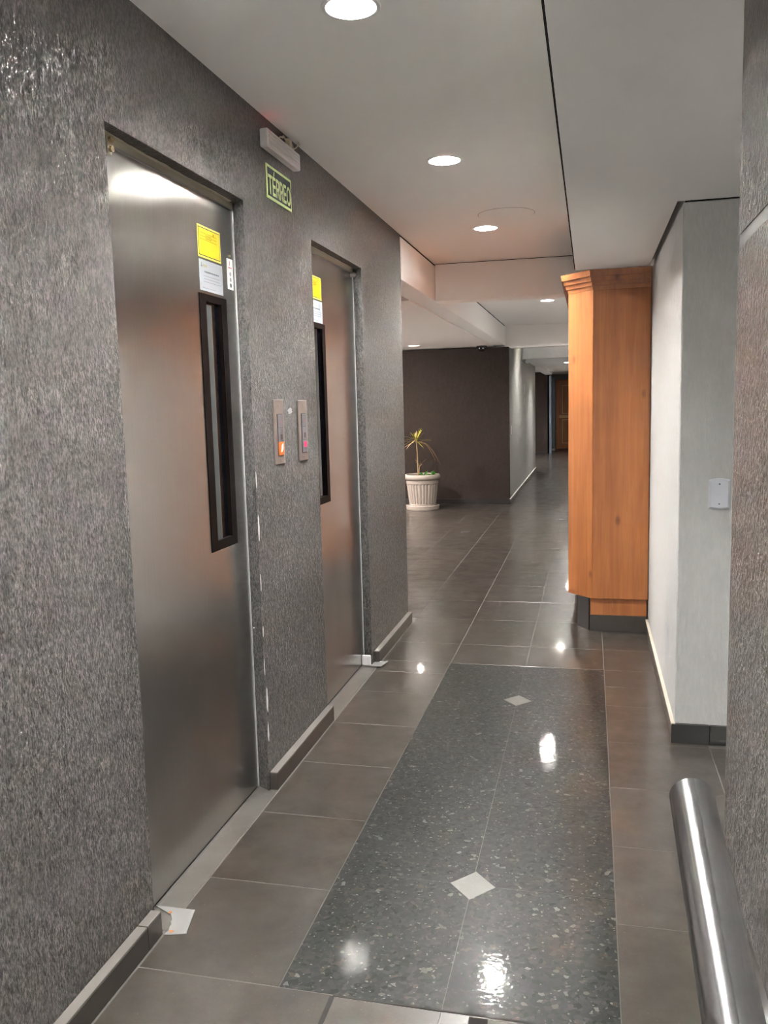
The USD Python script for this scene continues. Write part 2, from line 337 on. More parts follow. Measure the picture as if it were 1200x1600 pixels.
# walls of the lobby and beyond
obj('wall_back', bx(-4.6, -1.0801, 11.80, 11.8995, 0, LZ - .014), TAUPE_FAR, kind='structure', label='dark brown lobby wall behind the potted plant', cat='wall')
obj('wall_passage', cat(bx(-4.6, -1.08, 11.9, 17.55, 0, 2.137), bx(-4.6, -1.08, 12.21, 17.55, 2.137, CZ)), GREY_FAR, kind='structure', label='long grey corridor wall with two scallops of light', cat='wall')
obj('wall_lobby', bx(-4.7, -4.6, 5.16, 25.6, 0, CZ), WHITE_WALL, kind='structure', label='far side wall of the lobby, out of sight', cat='wall')
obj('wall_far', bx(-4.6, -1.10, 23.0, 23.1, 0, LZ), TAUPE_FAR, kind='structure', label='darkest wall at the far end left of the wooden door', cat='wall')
obj('wall_closing', cat(bx(-1.16, -.97, 25.4, 25.5, 0, LZ), bx(-.97, .35, 25.4, 25.5, 1.98, LZ), bx(-.10, .35, 25.4, 25.5, 0, 1.98)), DARKGREY, kind='structure', label='grey wall around the distant wooden door', cat='wall')

# ------------------------------------------------------------------ SETTING: floor, tile by tile
floor = thing('floor', 'grey stone tile floor with an inlaid dark green granite carpet', 'floor', kind='structure')
obj('bed', bx(-4.6, 2.7, -4.6, 26, -.06, -.0008), GROUT, floor, label='pale grout between the tiles')
def tile(x0, x1, y0, y1, mat=None, name='stone_tile', g=.0017, cut=None):
    mat = mat or (STONE if rng.random() < .6 else STONE_B)
    dz = rng.uniform(-.0002, .0002)
    if cut is None:
        obj(name, bx(x0 + g, x1 - g, y0 + g, y1 - g, -.012, dz, .0008), mat, floor)
    else:
        obj(name, prism(cut, -.012, dz), mat, floor)
rows_l = [-.75, -.33, .10, .52, .94, 1.37, 1.80, 2.225, 2.65, 3.08, 3.51, 3.94, 4.262, 4.455, 4.83]
for a, b in zip(rows_l[6:-1], rows_l[7:]):
    tile(-1.112, -.733, a, b)
rows_r = [1.80, 2.22, 2.635, 3.06, 3.49, 3.92, 4.19, 4.455, 4.83]
for a, b in zip(rows_r[:-1], rows_r[1:]):
    tile(.073, .47, a, b)
    if b < 3.8:
        for x in (.47, .87, 1.27): tile(x, x + .4, a, b)
for a, b in ((4.455, 4.83),):
    for x0, x1 in ((-.733, -.33), (-.33, .073)): tile(x0, x1, a, b)
# front strip, with an open dark joint and a small drain
xs = [-1.112, -.595, -.33, .073, .41]
for a, b in zip(rows_l[2:6], rows_l[3:7]):
    for x0, x1 in zip(xs[:-1], xs[1:]):
        if b == 1.80 and x0 == -.33:
            hole = sbox(-.266, -.222, 1.752, 1.792)
            tile(x0, x1, a, b - .006, cut=sbox(x0 + .002, a + .002, x1 - .002, b - .005).difference(hole))
        else:
            tile(x0 + (.004 if x0 == -.595 else 0), x1 - (.004 if x1 == -.595 else 0), a, b - (.005 if b == 1.80 and x0 > -.6 else 0))
obj('open_joint', cat(bx(-.603, -.587, .3, 1.796, -.004, -.0004), bx(-.595, .073, 1.7945, 1.8008, -.004, .0004)), GROUT_D, floor, label='dark open joint in front of the granite')
obj('drain_recess', bx(-.266, -.222, 1.752, 1.792, -.01, -.0004), GROUT_D, floor)
# granite carpet
gx, gy = [-.733, -.331, .073], [1.80 + .531 * k for k in range(6)]
dia = {(-.331, round(gy[1], 3)), (-.331, round(gy[4], 3))}
def rhomb(x, y, s=1.): return Polygon([(x - .066 * s, y), (x, y - .074 * s), (x + .066 * s, y), (x, y + .074 * s)])
rh = [rhomb(-.329, gy[1]), rhomb(-.329, gy[4])]
for i in range(2):
    for j in range(5):
        p = sbox(gx[i] + .001, gy[j] + .0012, gx[i + 1] - .001, gy[j + 1] - .0012)
        for r_ in rh: p = p.difference(r_.buffer(.001, join_style=2))
        tile(0, 0, 0, 0, GRANITE, 'granite_tile', cut=p)
for r_ in rh: tile(0, 0, 0, 0, DIAMOND, 'diamond_inlay', cut=r_)
obj('joint_fill', cat(bx(-.734, .074, 1.8, 4.456, -.006, -.0005)), M('granite_joint', (.05, .047, .042), .7), floor)
for i in range(12):
    for j in range(10):
        x, y = -3.2 + .5 * i, -4.5 + .48 * j
        if x < 2.3: tile(x, x + .5, y, y + .48, HALLSTONE)
# door thresholds
for a, b in (op1, op2):
    obj('threshold', bx(-1.193, -1.1135, a + .002, b + .03, -.012, .0005, .001), THRESH, floor, label='pale stone sill under a lift door')
# beyond the granite
cols = [-1.112 - .4 * k for k in range(9, 0, -1)] + [-1.112, -.733, -.33, .073, .40]
rows_b = [4.83, 5.41] + [5.41 + .53 * k for k in range(1, 13)]
for a, b in zip(rows_b[:-1], rows_b[1:]):
    for x0, x1 in zip(cols[:-1], cols[1:]):
        if a < 5.3 and x0 < -1.13: continue
        if x0 < -2.75 and b < 7.4: continue
        tile(x0, x1, a, b)
far = []
yy = rows_b[-1]
while yy < 25.3:
    for x0, x1 in zip(cols[:-1], cols[1:]):
        if 11.7 < yy < 17.3 and x0 < -1.2: continue
        far.append(bx(x0 + .0015, x1 - .0015, yy + .0015, yy + .5285, -.012, 0, .0008))
    yy += .53
obj('far_tile', cat(*far), STONE, floor, kind='stuff')

# ------------------------------------------------------------------ SETTING: baseboards
BT = .068
base_l = thing('baseboard_left', 'dark stone baseboard along the lift wall with a pale cut top edge', 'baseboard', kind='structure')
for y0, y1 in ((.2, 1.05), (1.05, 1.862), (1.864, 1.936), (2.818, 3.535), (4.392, 5.285)):
    b_ = obj('baseboard_piece', bx(WX, -1.1155, y0, y1, 0, BT - .003, .0015), BASE_L, base_l)
    obj('top_edge', bx(WX, -1.1165, y0 + .001, y1 - .001, BT - .004, BT, .001), BASE_TOP, b_, label='pale cut top of the baseboard')
base_r = thing('baseboard_right', 'black stone baseboard around the white wall corner', 'baseboard', kind='structure')
obj('baseboard_piece', bx(.3265, .4725, 3.522, 3.54, 0, .079, .001), BASE_D, base_r)
obj('baseboard_piece', bx(.4745, .90, 3.522, 3.54, 0, .079, .001), BASE_D, base_r)
bp = obj('baseboard_piece', bx(.3265, .34, 3.541, 5.235, 0, .072, .001), BASE_L, base_r)
obj('top_edge', bx(.3255, .3405, 3.523, 5.235, .0715, .0825, .001), CREAM, bp, label='cream paint edge over the baseboard')
obj('baseboard_back', bx(-4.5, -1.07, 11.782, 11.80, 0, .07, .001), BASE_D, kind='structure', label='black baseboard under the brown lobby wall', cat='baseboard')
bpz = thing('baseboard_passage', 'pale topped baseboard along the long grey corridor wall', 'baseboard', kind='structure')
obj('baseboard_piece', bx(-1.08, -1.068, 11.8, 17.55, 0, .06, .001), BASE_L, bpz)
obj('top_edge', bx(-1.08, -1.064, 11.8, 17.55, .06, .075, .001), M('pale_top', (.55, .53, .5), .5), bpz)
obj('baseboard_far', bx(-4.5, -1.1, 22.985, 23.0, 0, .07, .001), BASE_D, kind='structure', label='black baseboard under the far dark wall', cat='baseboard')

# ------------------------------------------------------------------ SETTING: lift doors
DX = -1.2
def text_lines(x, y0, y1, zs, h, mat, parent, seed):
    """illegible small print: one short mark per word"""
    r = random.Random(seed); ms = []
    for z in zs:
        y = y0
        while y < y1 - .004:
            w = min(r.uniform(.006, .016), y1 - y); ms.append(bx(x, x + .0003, y, y + w, z, z + h)); y += w + .003
    return obj('small_print', cat(*ms), mat, parent)
def lift_door(n, op, label, tag_on):
    a, b = op
    d = thing(f'door_{n}', label, 'lift door', kind='structure')
    y0, y1 = a - .03, b + .038
    wy0, wy1 = (2.540, 2.747) if n == 1 else (3.690, 3.857)
    wz0, wz1 = (.936, 1.768) if n == 1 else (.955, 1.776)
    if n == 2: wy0 = wy1 - .205
    panel_m = man(DX - .045, DX, y0, y1, .006, 2.076) - man(DX - .1, DX + .1, wy0 + .02, wy1 - .02, wz0 + .02, wz1 - .02)
    obj('door_panel', panel_m, STEEL, d, label='brushed stainless steel leaf')
    fr = man(DX - .05, DX + .003, wy0, wy1, wz0, wz1) - man(DX - .2, DX + .2, wy0 + .047, wy1 - .042, wz0 + .032, wz1 - .022)
    obj('window_frame', fr, BLACKISH, d, label='dark brown frame of the narrow window')
    if n == 1: obj('grey_strip', bx(DX - .0095, DX - .006, wy0 + .058, wy0 + .104, wz0 + .025, wz1 - .03), GREYSTRIP, d, label='grey strip behind the window')
    obj('window_glass', bx(DX - .020, DX - .010, wy0 + .03, wy1 - .03, wz0 + .02, wz1 - .02), GLASS, d, label='dark glass')
    # frame: beige head with ragged grey paint, bright edge strips
    obj('frame_head', bx(-1.27, DX + .002, y0, y1 + .02, 2.0785, OZ + .001), BEIGE, d, label='beige painted head of the frame')
    obj('frame_edge', bx(DX - .004, DX + .0045, y0, b + .030, 2.0755, 2.0805), EDGE, d, label='bright metal strip')
    r = random.Random(n); pts = [(yy_, .008 + .014 * meshkit.noise(np.array([yy_ * 9, n, .3])) + r.uniform(-.0015, .0015)) for yy_ in np.linspace(a, b, 40)]
    obj('bare_paint', prism(Polygon([(DX + .0, pts[0][0])] + [(DX + w, y) for y, w in pts] + [(DX + .0, pts[-1][0])]), OZ - .0012, OZ), BEIGE, d, label='ragged unpainted strip under the lintel')
    obj('frame_edge', bx(DX - .045, DX + .004, b + .0285, b + .0335, .0, 2.076), EDGE, d)
    obj('frame_side', bx(-1.27, DX - .046, y0 - .05, y0 + .02, 0, OZ - .002), BASE_D, d)
    # stickers
    sx = DX + .0001
    sy0, sy1 = (2.551, 2.7235) if n == 1 else (3.652, 3.8255)
    s = obj('warning_placard', bx(sx, sx + .0008, sy0, sy1, 1.881, 1.981), YELLOW_PALE, d, label='yellow placard with a dark line border')
    obj('border_line', bx(sx, sx + .0010, sy0 + .006, sy1 - .006, 1.887, 1.975), INK, s)
    obj('placard_face', bx(sx, sx + .0012, sy0 + .0085, sy1 - .0085, 1.8895, 1.9725), YELLOW, s)
    text_lines(sx + .0012, sy0 + .018, sy1 - .03, (1.957, 1.947, 1.937), .0022, INK_O, s, n)
    text_lines(sx + .0012, sy0 + .060, sy0 + .105, (1.951, 1.942), .003, INK_O, s, n + 9)
    obj('emblem', bx(sx + .0012, sx + .0015, sy1 - .058, sy1 - .05, 1.957, 1.966), INK_O, s)
    t0, t1 = sy0 + .002, sy1 + .006
    g = obj('notice_label', bx(sx, sx + .0008, t0, t1, 1.778, 1.8745), PAPER_GREY, d, label='grey printed notice above the window')
    obj('emblem', cat(bx(sx + .0008, sx + .0011, t0 + .013, t0 + .024, 1.852, 1.855), bx(sx + .0008, sx + .0011, t0 + .017, t0 + .020, 1.855, 1.865)), INK_G, g)
    obj('emblem', bx(sx + .0008, sx + .0011, t0 + .03, t0 + .058, 1.853, 1.860), M(f'faint_gold_{n}', (.24, .21, .12), .6), g)
    text_lines(sx + .0008, t0 + .038, t1 - .03, (1.836,), .0045, INK_G, g, n + 20)
    text_lines(sx + .0008, t0 + .030, t1 - .02, (1.824, 1.815, 1.806), .0022, M(f'print_light_{n}', (.15, .16, .18), .6), g, n + 30)
    text_lines(sx + .0008, t0 + .02, t1 - .06, (1.786,), .002, M(f'print_lighter_{n}', (.16, .17, .19), .6), g, n + 40)
    if tag_on:
        w = obj('inspection_tag', bx(sx, sx + .0012, 2.7705, 2.817, 1.806, 1.9085), PAPER_WHITE, d, label='narrow white tag near the door edge')
        obj('tag_mark', bx(sx + .0012, sx + .0015, 2.789, 2.793, 1.885, 1.900), INK_R, w)
        text_lines(sx + .0012, 2.780, 2.809, (1.876,), .005, INK_R, w, 77)
        for k in range(3):
            obj('tag_mark', plate(Point(0, 0).buffer(.0075, 6), sx + .0012, 2.7945, 1.858 - .019 * k, .0003), INK_G if k == 2 else M(f'tag_print_{k}', (.25, .25, .27), .6), w)
        obj('screw', disc_x(sx, 2.793, 1.918, .0045, .004), BRASS, d)
        for z in (2.086, 2.063):
            obj('hinge', disc_x(DX + .002, 2.044, z, .008, .018, 16), BRASS, d, label='worn brass hinge end')
        obj('hinge_plate', bx(DX + .001, DX + .012, 2.032, 2.052, 2.050, 2.0955, .001), BEIGE, d)
    else:
        obj('closer_knob', cat(disc_x(DX + .001, 4.338, 2.068, .013, .02), disc_x(DX + .020, 4.338, 2.068, .009, .012)), SCREW, d, label='round metal knob at the top corner')
    return d
lift_door(1, op1, 'nearer stainless steel lift door with yellow placard and white tag', True)
lift_door(2, op2, 'farther stainless steel lift door partly hidden by the wall', False)

# far doors
d3 = thing('door_3', 'distant brown panelled wooden door at the corridor end', 'door', kind='structure')
obj('leaf', bx(-.955, -.10, 25.40, 25.44, .01, 1.975), DOORWOOD, d3)
obj('door_frame', cat(bx(-.97, -.90, 25.36, 25.41, 0, 1.98), bx(-.97, -.05, 25.36, 25.41, 1.93, 1.99)), DOORWOOD, d3)
for z0, z1 in ((1.02, 1.84), (.16, .86)):
    for x0, x1 in ((-.80, -.50), (-.42, -.12)):
        ring = man(x0, x1, 25.375, 25.40, z0, z1) - man(x0 + .025, x1 - .025, 25, 26, z0 + .025, z1 - .025)
        obj('panel_moulding', ring, DOORWOOD_L, d3)
        obj('raised_panel', bx(x0 + .05, x1 - .05, 25.385, 25.402, z0 + .05, z1 - .05, .006), DOORWOOD, d3)
obj('rail', bx(-.88, -.12, 25.38, 25.40, .90, .98, .004), DOORWOOD_L, d3)
d4 = thing('door_4', 'narrow grey-blue metal framed door on the side of the far corridor end', 'door', kind='structure')
obj('leaf', bx(-1.12, -1.06, 23.1, 25.3, .01, LZ - .1), DARKGREY, d4)
obj('jamb', bx(-1.12, -1.00, 23.1, 23.22, 0, LZ - .1, .004), STEELBLUE, d4)
obj('jamb', bx(-1.12, -.985, 24.9, 25.05, 0, LZ - .1, .004), STEELBLUE, d4)
obj('door_foot', bx(-1.06, -.97, 24.6, 24.75, 0, .06, .004), SCREW, d4)
obj('lock', bx(-1.06, -1.03, 23.6, 23.66, .35, .45, .004), SCREW, d4)

# ------------------------------------------------------------------ OBJECTS: wooden corner cabinet
cab = thing('corner_cabinet', 'tall orange-brown wooden cabinet with chamfered corner and stepped crown beside the white wall', 'cabinet')
CY = 5.22
def foot(o, y_off=0.):
    """cabinet outline from above, grown by o"""
    k = .414 * o
    return Polygon([(.337, CY - o), (.012 - k, CY - o), (-.130 - o, CY + .148 - k), (-.130 - o, 6.95), (.337, 6.95)])
z0, z1 = .205, 2.045
obj('front_panel', bx(.013, .337, CY, CY + .02, z0, z1, .001), WOOD, cab, label='front panel facing the viewer')
ch = prism(Polygon([(.012, CY), (.012, CY + .022), (-.112, CY + .152), (-.130, CY + .148)]), z0, z1)
obj('chamfer_panel', ch, WOOD, cab, label='slanted corner panel catching the lamp light')
obj('side_panel', bx(-.130, -.112, CY + .149, 6.95, z0, z1), WOOD, cab)
obj('carcass', prism(Polygon([(.337, CY + .021), (.014, CY + .021), (-.11, CY + .154), (-.11, 6.94), (.337, 6.94)]), z0 + .002, z1 - .002), WOOD, cab)
def cove(o0, za, o1, zb):
    p, q = np.array(foot(o0).exterior.coords)[:-1], np.array(foot(o1).exterior.coords)[:-1]
    return m3.Manifold.hull_points(np.vstack([np.c_[p, np.full(len(p), za)], np.c_[q, np.full(len(q), zb)]]))
crown = obj('crown', cove(.003, z1 - .012, .007, z1 + .010), WOOD, cab, label='stepped crown moulding')
for o0, za, o1, zb in ((.013, z1 + .010, .019, z1 + .034), (.026, z1 + .034, .033, z1 + .060), (.041, z1 + .060, .046, z1 + .0945)):
    obj('crown_step', cove(o0, za, o1, zb), WOOD, crown)
obj('toe_board', bx(.004, .333, CY + .022, CY + .04, .098, z0 + .002, .001), WOOD, cab, label='recessed board under the front panel')
obj('scratch', plate(blob(0, 0, .001, .03, seed=5), 0, 0, 0, .0005).apply_transform(trimesh.transformations.rotation_matrix(-math.pi / 2, [0, 0, 1])).apply_translation([.135, CY + .0215, .165]), CREAM, cab)
obj('plinth', bx(.0, .333, CY + .015, CY + .035, 0, .098, .001), BASE_L, cab, label='stone plinth')
obj('side_plinth', cat(prism(Polygon([(-.006, CY + .03), (-.006, CY + .06), (-.06, CY + .20), (-.072, CY + .165), (-.072, CY + .13)]), 0, z0 + .002), bx(-.072, -.05, CY + .16, 6.9, 0, z0)), BASE_D, cab, label='black recessed base under the slanted corner')

# ------------------------------------------------------------------ OBJECTS: lamps
def opal_lamp(label, loc, emitter):
    d = thing('opal_lamp', label, 'ceiling lamp', loc)
    obj('trim_ring', lathe([(.078, .0), (.080, -.012), (.086, -.016), (.090, -.010), (.091, .0005), (.078, .0005)]), CAN, d, smooth=30)
    obj('diffuser', lathe([(0, -.036)] + [(.078 * math.sin(a), -.010 - .026 * math.cos(a)) for a in np.linspace(.1, 1.57, 10)] + [(.078, 0), (0, 0)]), emitter, d, smooth=50, label='lit opal dome')
    return d
def downlight(label, loc, emitter, cs):
    d = thing('downlight', label, 'ceiling lamp', loc, group=None)
    can = m3.Manifold.cylinder(.124, .0718, .0718, 48).translate([0, 0, .001]) - m3.Manifold.cylinder(.122, .066, .060, 48).translate([0, 0, -.001])
    obj('reflector', can, CAN_IN, d, smooth=40)
    ring = lathe([(.0655, -.0005), (.0665, -.004), (.0715, -.0055), (.0775, -.0045), (.0795, 0), (.0795, .0005), (.0655, .0005)])
    obj('trim_ring', ring, CAN, d, smooth=30)
    obj('bulb', lathe([(0, BULB_Z - .024)] + [(.024 * math.sin(a), BULB_Z - .024 * math.cos(a)) for a in np.linspace(.2, 1.57, 8)] + [(.024, .088), (.015, .096), (.012, .118), (0, .118)], 32), emitter, d, smooth=50, label='lit frosted bulb')
    return d
dl_labels = {2.307: 'largest, nearest round ceiling lamp, cut off by the top edge of the photo', 3.794: 'second nearest round ceiling lamp, above the sign and the lift doors',
             5.295: 'third round ceiling lamp, between the round cover and the first beam', 9.24: 'small round ceiling lamp between the two beams, left of the cabinet crown',
             13.25: 'round corridor lamp that lights the first scallop on the grey wall', 11.0: 'round lobby ceiling lamp above the potted plant', 21.5: 'round lamp near the distant wooden door', 16.2: 'round corridor lamp that lights the second scallop on the grey wall',
             .81: 'round ceiling lamp overhead, just behind the view', -.69: 'round ceiling lamp behind the viewpoint'}
first = None
for x, y, z in lamps:
    if first is None: first = downlight(dl_labels[y], (x, y, z), LAMP_E, 0); tag(first, group='corridor downlights')
    elif y == 11.0: downlight(dl_labels[y], (x, y, z), LAMP_S, 0)
    else: copy_of(first, 'downlight', dl_labels[y], (x, y, z), 'corridor downlights')
firstl = None
for (x, y, z), lab in zip(lobby_lamps, ('round opal lobby lamp just behind the lift wall', 'round opal lobby lamp hidden behind the lift wall', 'round lobby lamp deep in the side lobby, hidden', 'round lamp in the far lobby beyond the grey wall', 'round opal lamp of the entrance hall behind the viewpoint, on the left', 'round opal lamp of the entrance hall behind the viewpoint, on the right')):
    opal_lamp(lab, (x, y, z), LAMP_H if y < 3 else LAMP_L)

# ------------------------------------------------------------------ OBJECTS: on the lift wall
el = thing('emergency_light', 'white ribbed emergency light bar high on the taupe wall above the green sign', 'emergency light')
ex0, ex1, ey0, ey1, ez0, ez1 = WX, WX + .032, 2.985, 3.335, 2.322, 2.386
obj('housing', bx(ex0, ex1, ey0, ey1, ez0, ez1, .004), WHITE_PL, el)
for k in range(4):
    obj('rib', bx(ex1 - .001, ex1 + .0022, ey0 + .010, ey1 - .008, ez0 + .010 + k * .0125, ez0 + .018 + k * .0125, .001), WHITE_PL, el)
obj('indicator', cyl(WX + .022, ey0 + .05, ez1 - .001, ez1 + .003, .004, 12), LIT_LED, el, label='red indicator light')
t_ = np.linspace(0, 1, 24)
cab1 = np.stack([WX + .012 + .006 * np.sin(t_ * 9), 3.14 + .17 * t_, 2.390 + .030 * np.sin(t_ * 3.1) + .004 * np.sin(t_ * 17)], 1)
obj('cable', tube(cab1, .0028), CABLE, el, smooth=40, label='beige cable looped over the housing')
cab2 = np.stack([WX + .012 + .016 * np.sin(t_ * 3.1), 3.23 + .16 * t_, 2.400 + .036 * t_ * t_ - .012 * np.sin(t_ * 6)], 1)
obj('cable', tube(cab2, .0025), CABLE, el, smooth=40)
obj('plug', bx(WX + .002, WX + .022, 3.245, 3.275, 2.385, 2.424, .004), CABLE, el)

sg = thing('floor_sign', 'dark green wall sign reading TÉRREO with pale green border, between the lift doors', 'sign')
sy0, sy1, sz0, sz1 = 3.030, 3.296, 2.160, 2.281
obj('border', bx(WX, WX + .003, sy0, sy1, sz0, sz1, .0008), SIGN_L, sg, label='pale green border')
obj('face', bx(WX + .002, WX + .0036, sy0 + .0105, sy1 - .0105, sz0 + .0105, sz1 - .0105), SIGN_G, sg, label='dark green face')
tx = meshkit.text_mesh('TÉRREO', .064, .0012, bold=True)
lo, hi = tx.bounds
want_w, cap = (sy1 - sy0) - .030, .068
tx.apply_translation([-lo[0], 0, 0]); tx.vertices[:, 0] *= want_w / (hi[0] - lo[0])
base_h = meshkit.text_mesh('TERREO', .064, .0012, bold=True).bounds
tx.vertices[:, 1] *= cap / (base_h[1][1])
obj('lettering', on_wall(tx, WX + .0034, sy0 + .015, sz0 + .019), SIGN_L, sg, label='pale green word TÉRREO')

def call_panel(label, y, zb, zt, w, lit):
    c = thing('call_panel', label, 'lift call panel')
    obj('plate', bx(WX, WX + .006, y, y + w, zb, zt, .0015), PANEL, c, label='brushed metal plate')
    b0, b1 = y + .030 * w / .1, y + .082 * w / .1
    zt2, zb2 = zt - .055, zb + .033
    obj('bezel', bx(WX + .004, WX + .0072, b0 - .003, b1 + .001, zb2 - .002, zt2 + .002), BTN_D, c)
    h = (zt2 - zb2) / 3
    for k in range(3):
        z_0, z_1 = zt2 - (k + 1) * h + .001, zt2 - k * h - .001
        if k == 2 and lit == 'amber':
            b = obj('button', bx(WX + .006, WX + .0095, b0, b1, z_0, z_1, .001), BTN_ORANGE, c, label='amber lit call button')
            obj('lamp_mark', plate(Polygon([(0, -.011), (.012, -.002), (.017, .014), (.006, .006)]).buffer(.003), WX + .0095, (b0 + b1) / 2 - .002, (z_0 + z_1) / 2 + .001, .0004), LIT_W, b)
        else:
            b = obj('button', bx(WX + .006, WX + .009, b0, b1, z_0, z_1, .001), BTN_G, c)
            mid = (b0 + b1) / 2
            if k == 0:
                for s_, mm in ((-.012, INK_R), (.008, INK_R)):
                    obj('arrow', plate(Polygon([(0, -.007), (.006, .001), (.003, .009)]), WX + .009, mid + s_, (z_0 + z_1) / 2 - .004, .0003), mm, b)
            elif k == 1:
                obj('keyhole', plate(sbox(-.009, -.008, .009, .008).buffer(.002), WX + .009, mid + .004, (z_0 + z_1) / 2 - .008, .0003), BTN_D, b)
            else:
                obj('lamp_mark', plate(sbox(-.012, -.008, .012, .009).buffer(.003), WX + .009, mid + .006, (z_0 + z_1) / 2 + .006, .0004), LIT_R, b, label='red lit mark')
    for z in (zt - .022, zb + .016):
        obj('screw', disc_x(WX + .005, y + w * .52, z, .0045, .0025, 12), SCREW, c)
call_panel('metal call panel with amber lit button, nearer the first lift door', 2.999, 1.189, 1.431, .104, 'amber')
call_panel('metal call panel with small red light, nearer the second lift door', 3.272, 1.185, 1.429, .108, 'red')
obj('drill_hole', disc_x(WX - .001, 3.183, 1.335, .005, .0018, 12), BTN_D, wall_left)
obj('plaster_patch', plate(blob(0, 0, .030, .014, seed=21), WX, 3.19, 1.388, .0007), M('patch_grey', (.24, .23, .225), .6), wall_left, label='smeared pale patch between the panels')

# ------------------------------------------------------------------ OBJECTS: floor plates, white block, floor caps
p1 = thing('floor_plate', 'white metal plate with rust spots on the floor at the nearer lift door', 'floor plate')
obj('plate', prism(Polygon([(-1.20, 2.052), (-1.078, 2.054), (-1.052, 1.948), (-1.111, 1.932), (-1.106, 1.95), (-1.112, 1.968), (-1.1125, 1.98), (-1.121, 1.99), (-1.12, 1.999), (-1.135, 2.02)]), .0006, .003), PLATE, p1)
for i, (x, y) in enumerate(((-1.142, 2.028), (-1.097, 1.949))):
    obj('rust_spot', prism(blob(x, y, .0075, .006, seed=60 + i), .003, .0038), RUST, p1)
p2 = thing('floor_plate', 'loose white plate on the floor under the white block at the farther lift door', 'floor plate')
q2 = prism(Polygon([(-1.199, 4.325), (-1.088, 4.31), (-1.068, 4.405), (-1.12, 4.405), (-1.2, 4.343)]), 0, .004)
q2.apply_transform(trimesh.transformations.rotation_matrix(-.05, [0, 1, 0], [-1.199, 4.32, 0])); q2.apply_translation([0, 0, .0008])
obj('plate', q2, PLATE, p2)
obj('stop_block', bx(-1.198, -1.150, 4.327, 4.343, .006, .060, .003), WHITE_PL, cat='block', label='small white block at the foot of the farther lift door jamb')
for i, (x, y) in enumerate(((-1.321, 9.2), (-.331, 10.23), (-.323, 8.16))):
    lab = ('dark round floor cap in the lobby, leftmost of three', 'dark round floor cap farthest down the corridor', 'dark round floor cap near the cabinet edge')[i]
    cfl = thing('drain_cover', lab.replace('floor cap', 'drain cover'), 'drain cover', (x, y, 0))
    obj('cap', lathe([(0, 0), (.047, 0), (.046, .003), (.040, .0045), (0, .0045)], 24), SPOT, cfl)
    obj('ring', lathe([(.047, 0), (.055, 0), (.054, .002), (.047, .0025)], 24), SPOT, cfl)

# ------------------------------------------------------------------ OBJECTS: handrail
rail = thing('handrail', 'thick brushed steel tube handrail in the lower right foreground', 'handrail')
pA, pB = np.array([.1165, 1.0, .940 - .001]), np.array([.1165, -.9, .623])
dirv = (pA - pB) / np.linalg.norm(pA - pB)
obj('tube', tube([pB, pB + dirv * .3, pA - dirv * .6, pA - dirv * .0015, pA], [.0252, .0252, .0252, .0252, .0238], 64), TUBE, rail, smooth=35)
for y in (.42, -.65):
    zc = pB[2] + (y - pB[1]) / (pA[1] - pB[1]) * (pA[2] - pB[2])
    obj('bracket', tube([(.1165, y, zc - .022), (.1165, y, zc - .06), (.14, y, zc - .075), (RX + .001, y, zc - .075)], .008, 12), TUBE, rail, smooth=40)
    obj('bracket_flange', disc_x(RX - .006, y, zc - .075, .03, .007), TUBE, rail, smooth=35)

# ------------------------------------------------------------------ OBJECTS: blank wall plate, switch, sensors, dome camera
wp = thing('wall_plate', 'white blank electrical cover plate with two screws on the white wall corner', 'wall plate')
px0, px1, pz0, pz1 = .4525, .5305, .9625, 1.0805
prof = Polygon([(px0, pz0 + .003), (px0 + .02, pz0 - .001), ((px0 + px1) / 2, pz0 - .003), (px1 - .02, pz0 - .001), (px1, pz0 + .003), (px1, pz1 - .003), (px1 - .02, pz1 + .001), ((px0 + px1) / 2, pz1 + .003), (px0 + .02, pz1 + .001), (px0, pz1 - .003)])
def facing_cam(poly, y, t):
    m = prism(poly, 0, t); v = np.array(m.vertices); m.vertices = np.stack([v[:, 0], y - v[:, 2], v[:, 1]], 1); m.fix_normals(); return m
def taper(poly, y, t, inset):
    a = facing_cam(poly, y, t * .5); b = facing_cam(poly.buffer(-inset), y, t)
    return m3.Manifold.hull_points(np.vstack([a.vertices, b.vertices]))
obj('cover', taper(prof, 3.54, .009, .007), WHITE_COOL, wp, smooth=25)
for z in (pz0 + .020, pz1 - .020):
    obj('screw', facing_cam(Point((px0 + px1) / 2, z).buffer(.0036, 8), 3.5312, .0006), M(f'screw_dark_{int(z*1000)}', (.10, .10, .12), .5), wp)
sw = thing('light_switch', 'small white light switch on the near end of the grey corridor wall', 'switch')
obj('plate', bx(-1.08, -1.066, 11.98, 12.06, .95, 1.07, .003), WHITE_PL, sw)
obj('rocker', bx(-1.067, -1.062, 12.0, 12.04, .98, 1.04, .002), WHITE_PL, sw)
dc = thing('dome_camera', 'black dome security camera under the lobby ceiling', 'security camera', (-1.42, 11.62, LZ))
obj('base', lathe([(0, -.018), (.066, -.018), (.07, -.012), (.07, 0), (0, 0)], 32), DOME, dc, smooth=30)
dm_ = trimesh.creation.icosphere(3, .054); dm_.vertices[:, 2] -= .022
obj('dome', dm_, DOME, dc, smooth=True)
for s in (-.028, .022):
    l_ = trimesh.creation.icosphere(1, .008); l_.apply_translation([s, -.046, -.035]); obj('led', l_, WHITE_PL, dc)
bc = thing('wall_camera', 'small white camera high on the grey corridor wall under the far beam', 'camera')
obj('base', bx(-1.08, -1.065, 14.02, 14.10, 2.01, 2.09, .004), WHITE_PL, bc)
obj('body', tube([(-1.066, 14.06, 2.05), (-1.03, 14.02, 2.045), (-.98, 13.92, 2.03)], [.016, .03, .032], 14), WHITE_PL, bc, smooth=40)
nt = thing('paper_notice', 'tiny pale notice on the grey corridor wall between the two light scallops', 'notice')
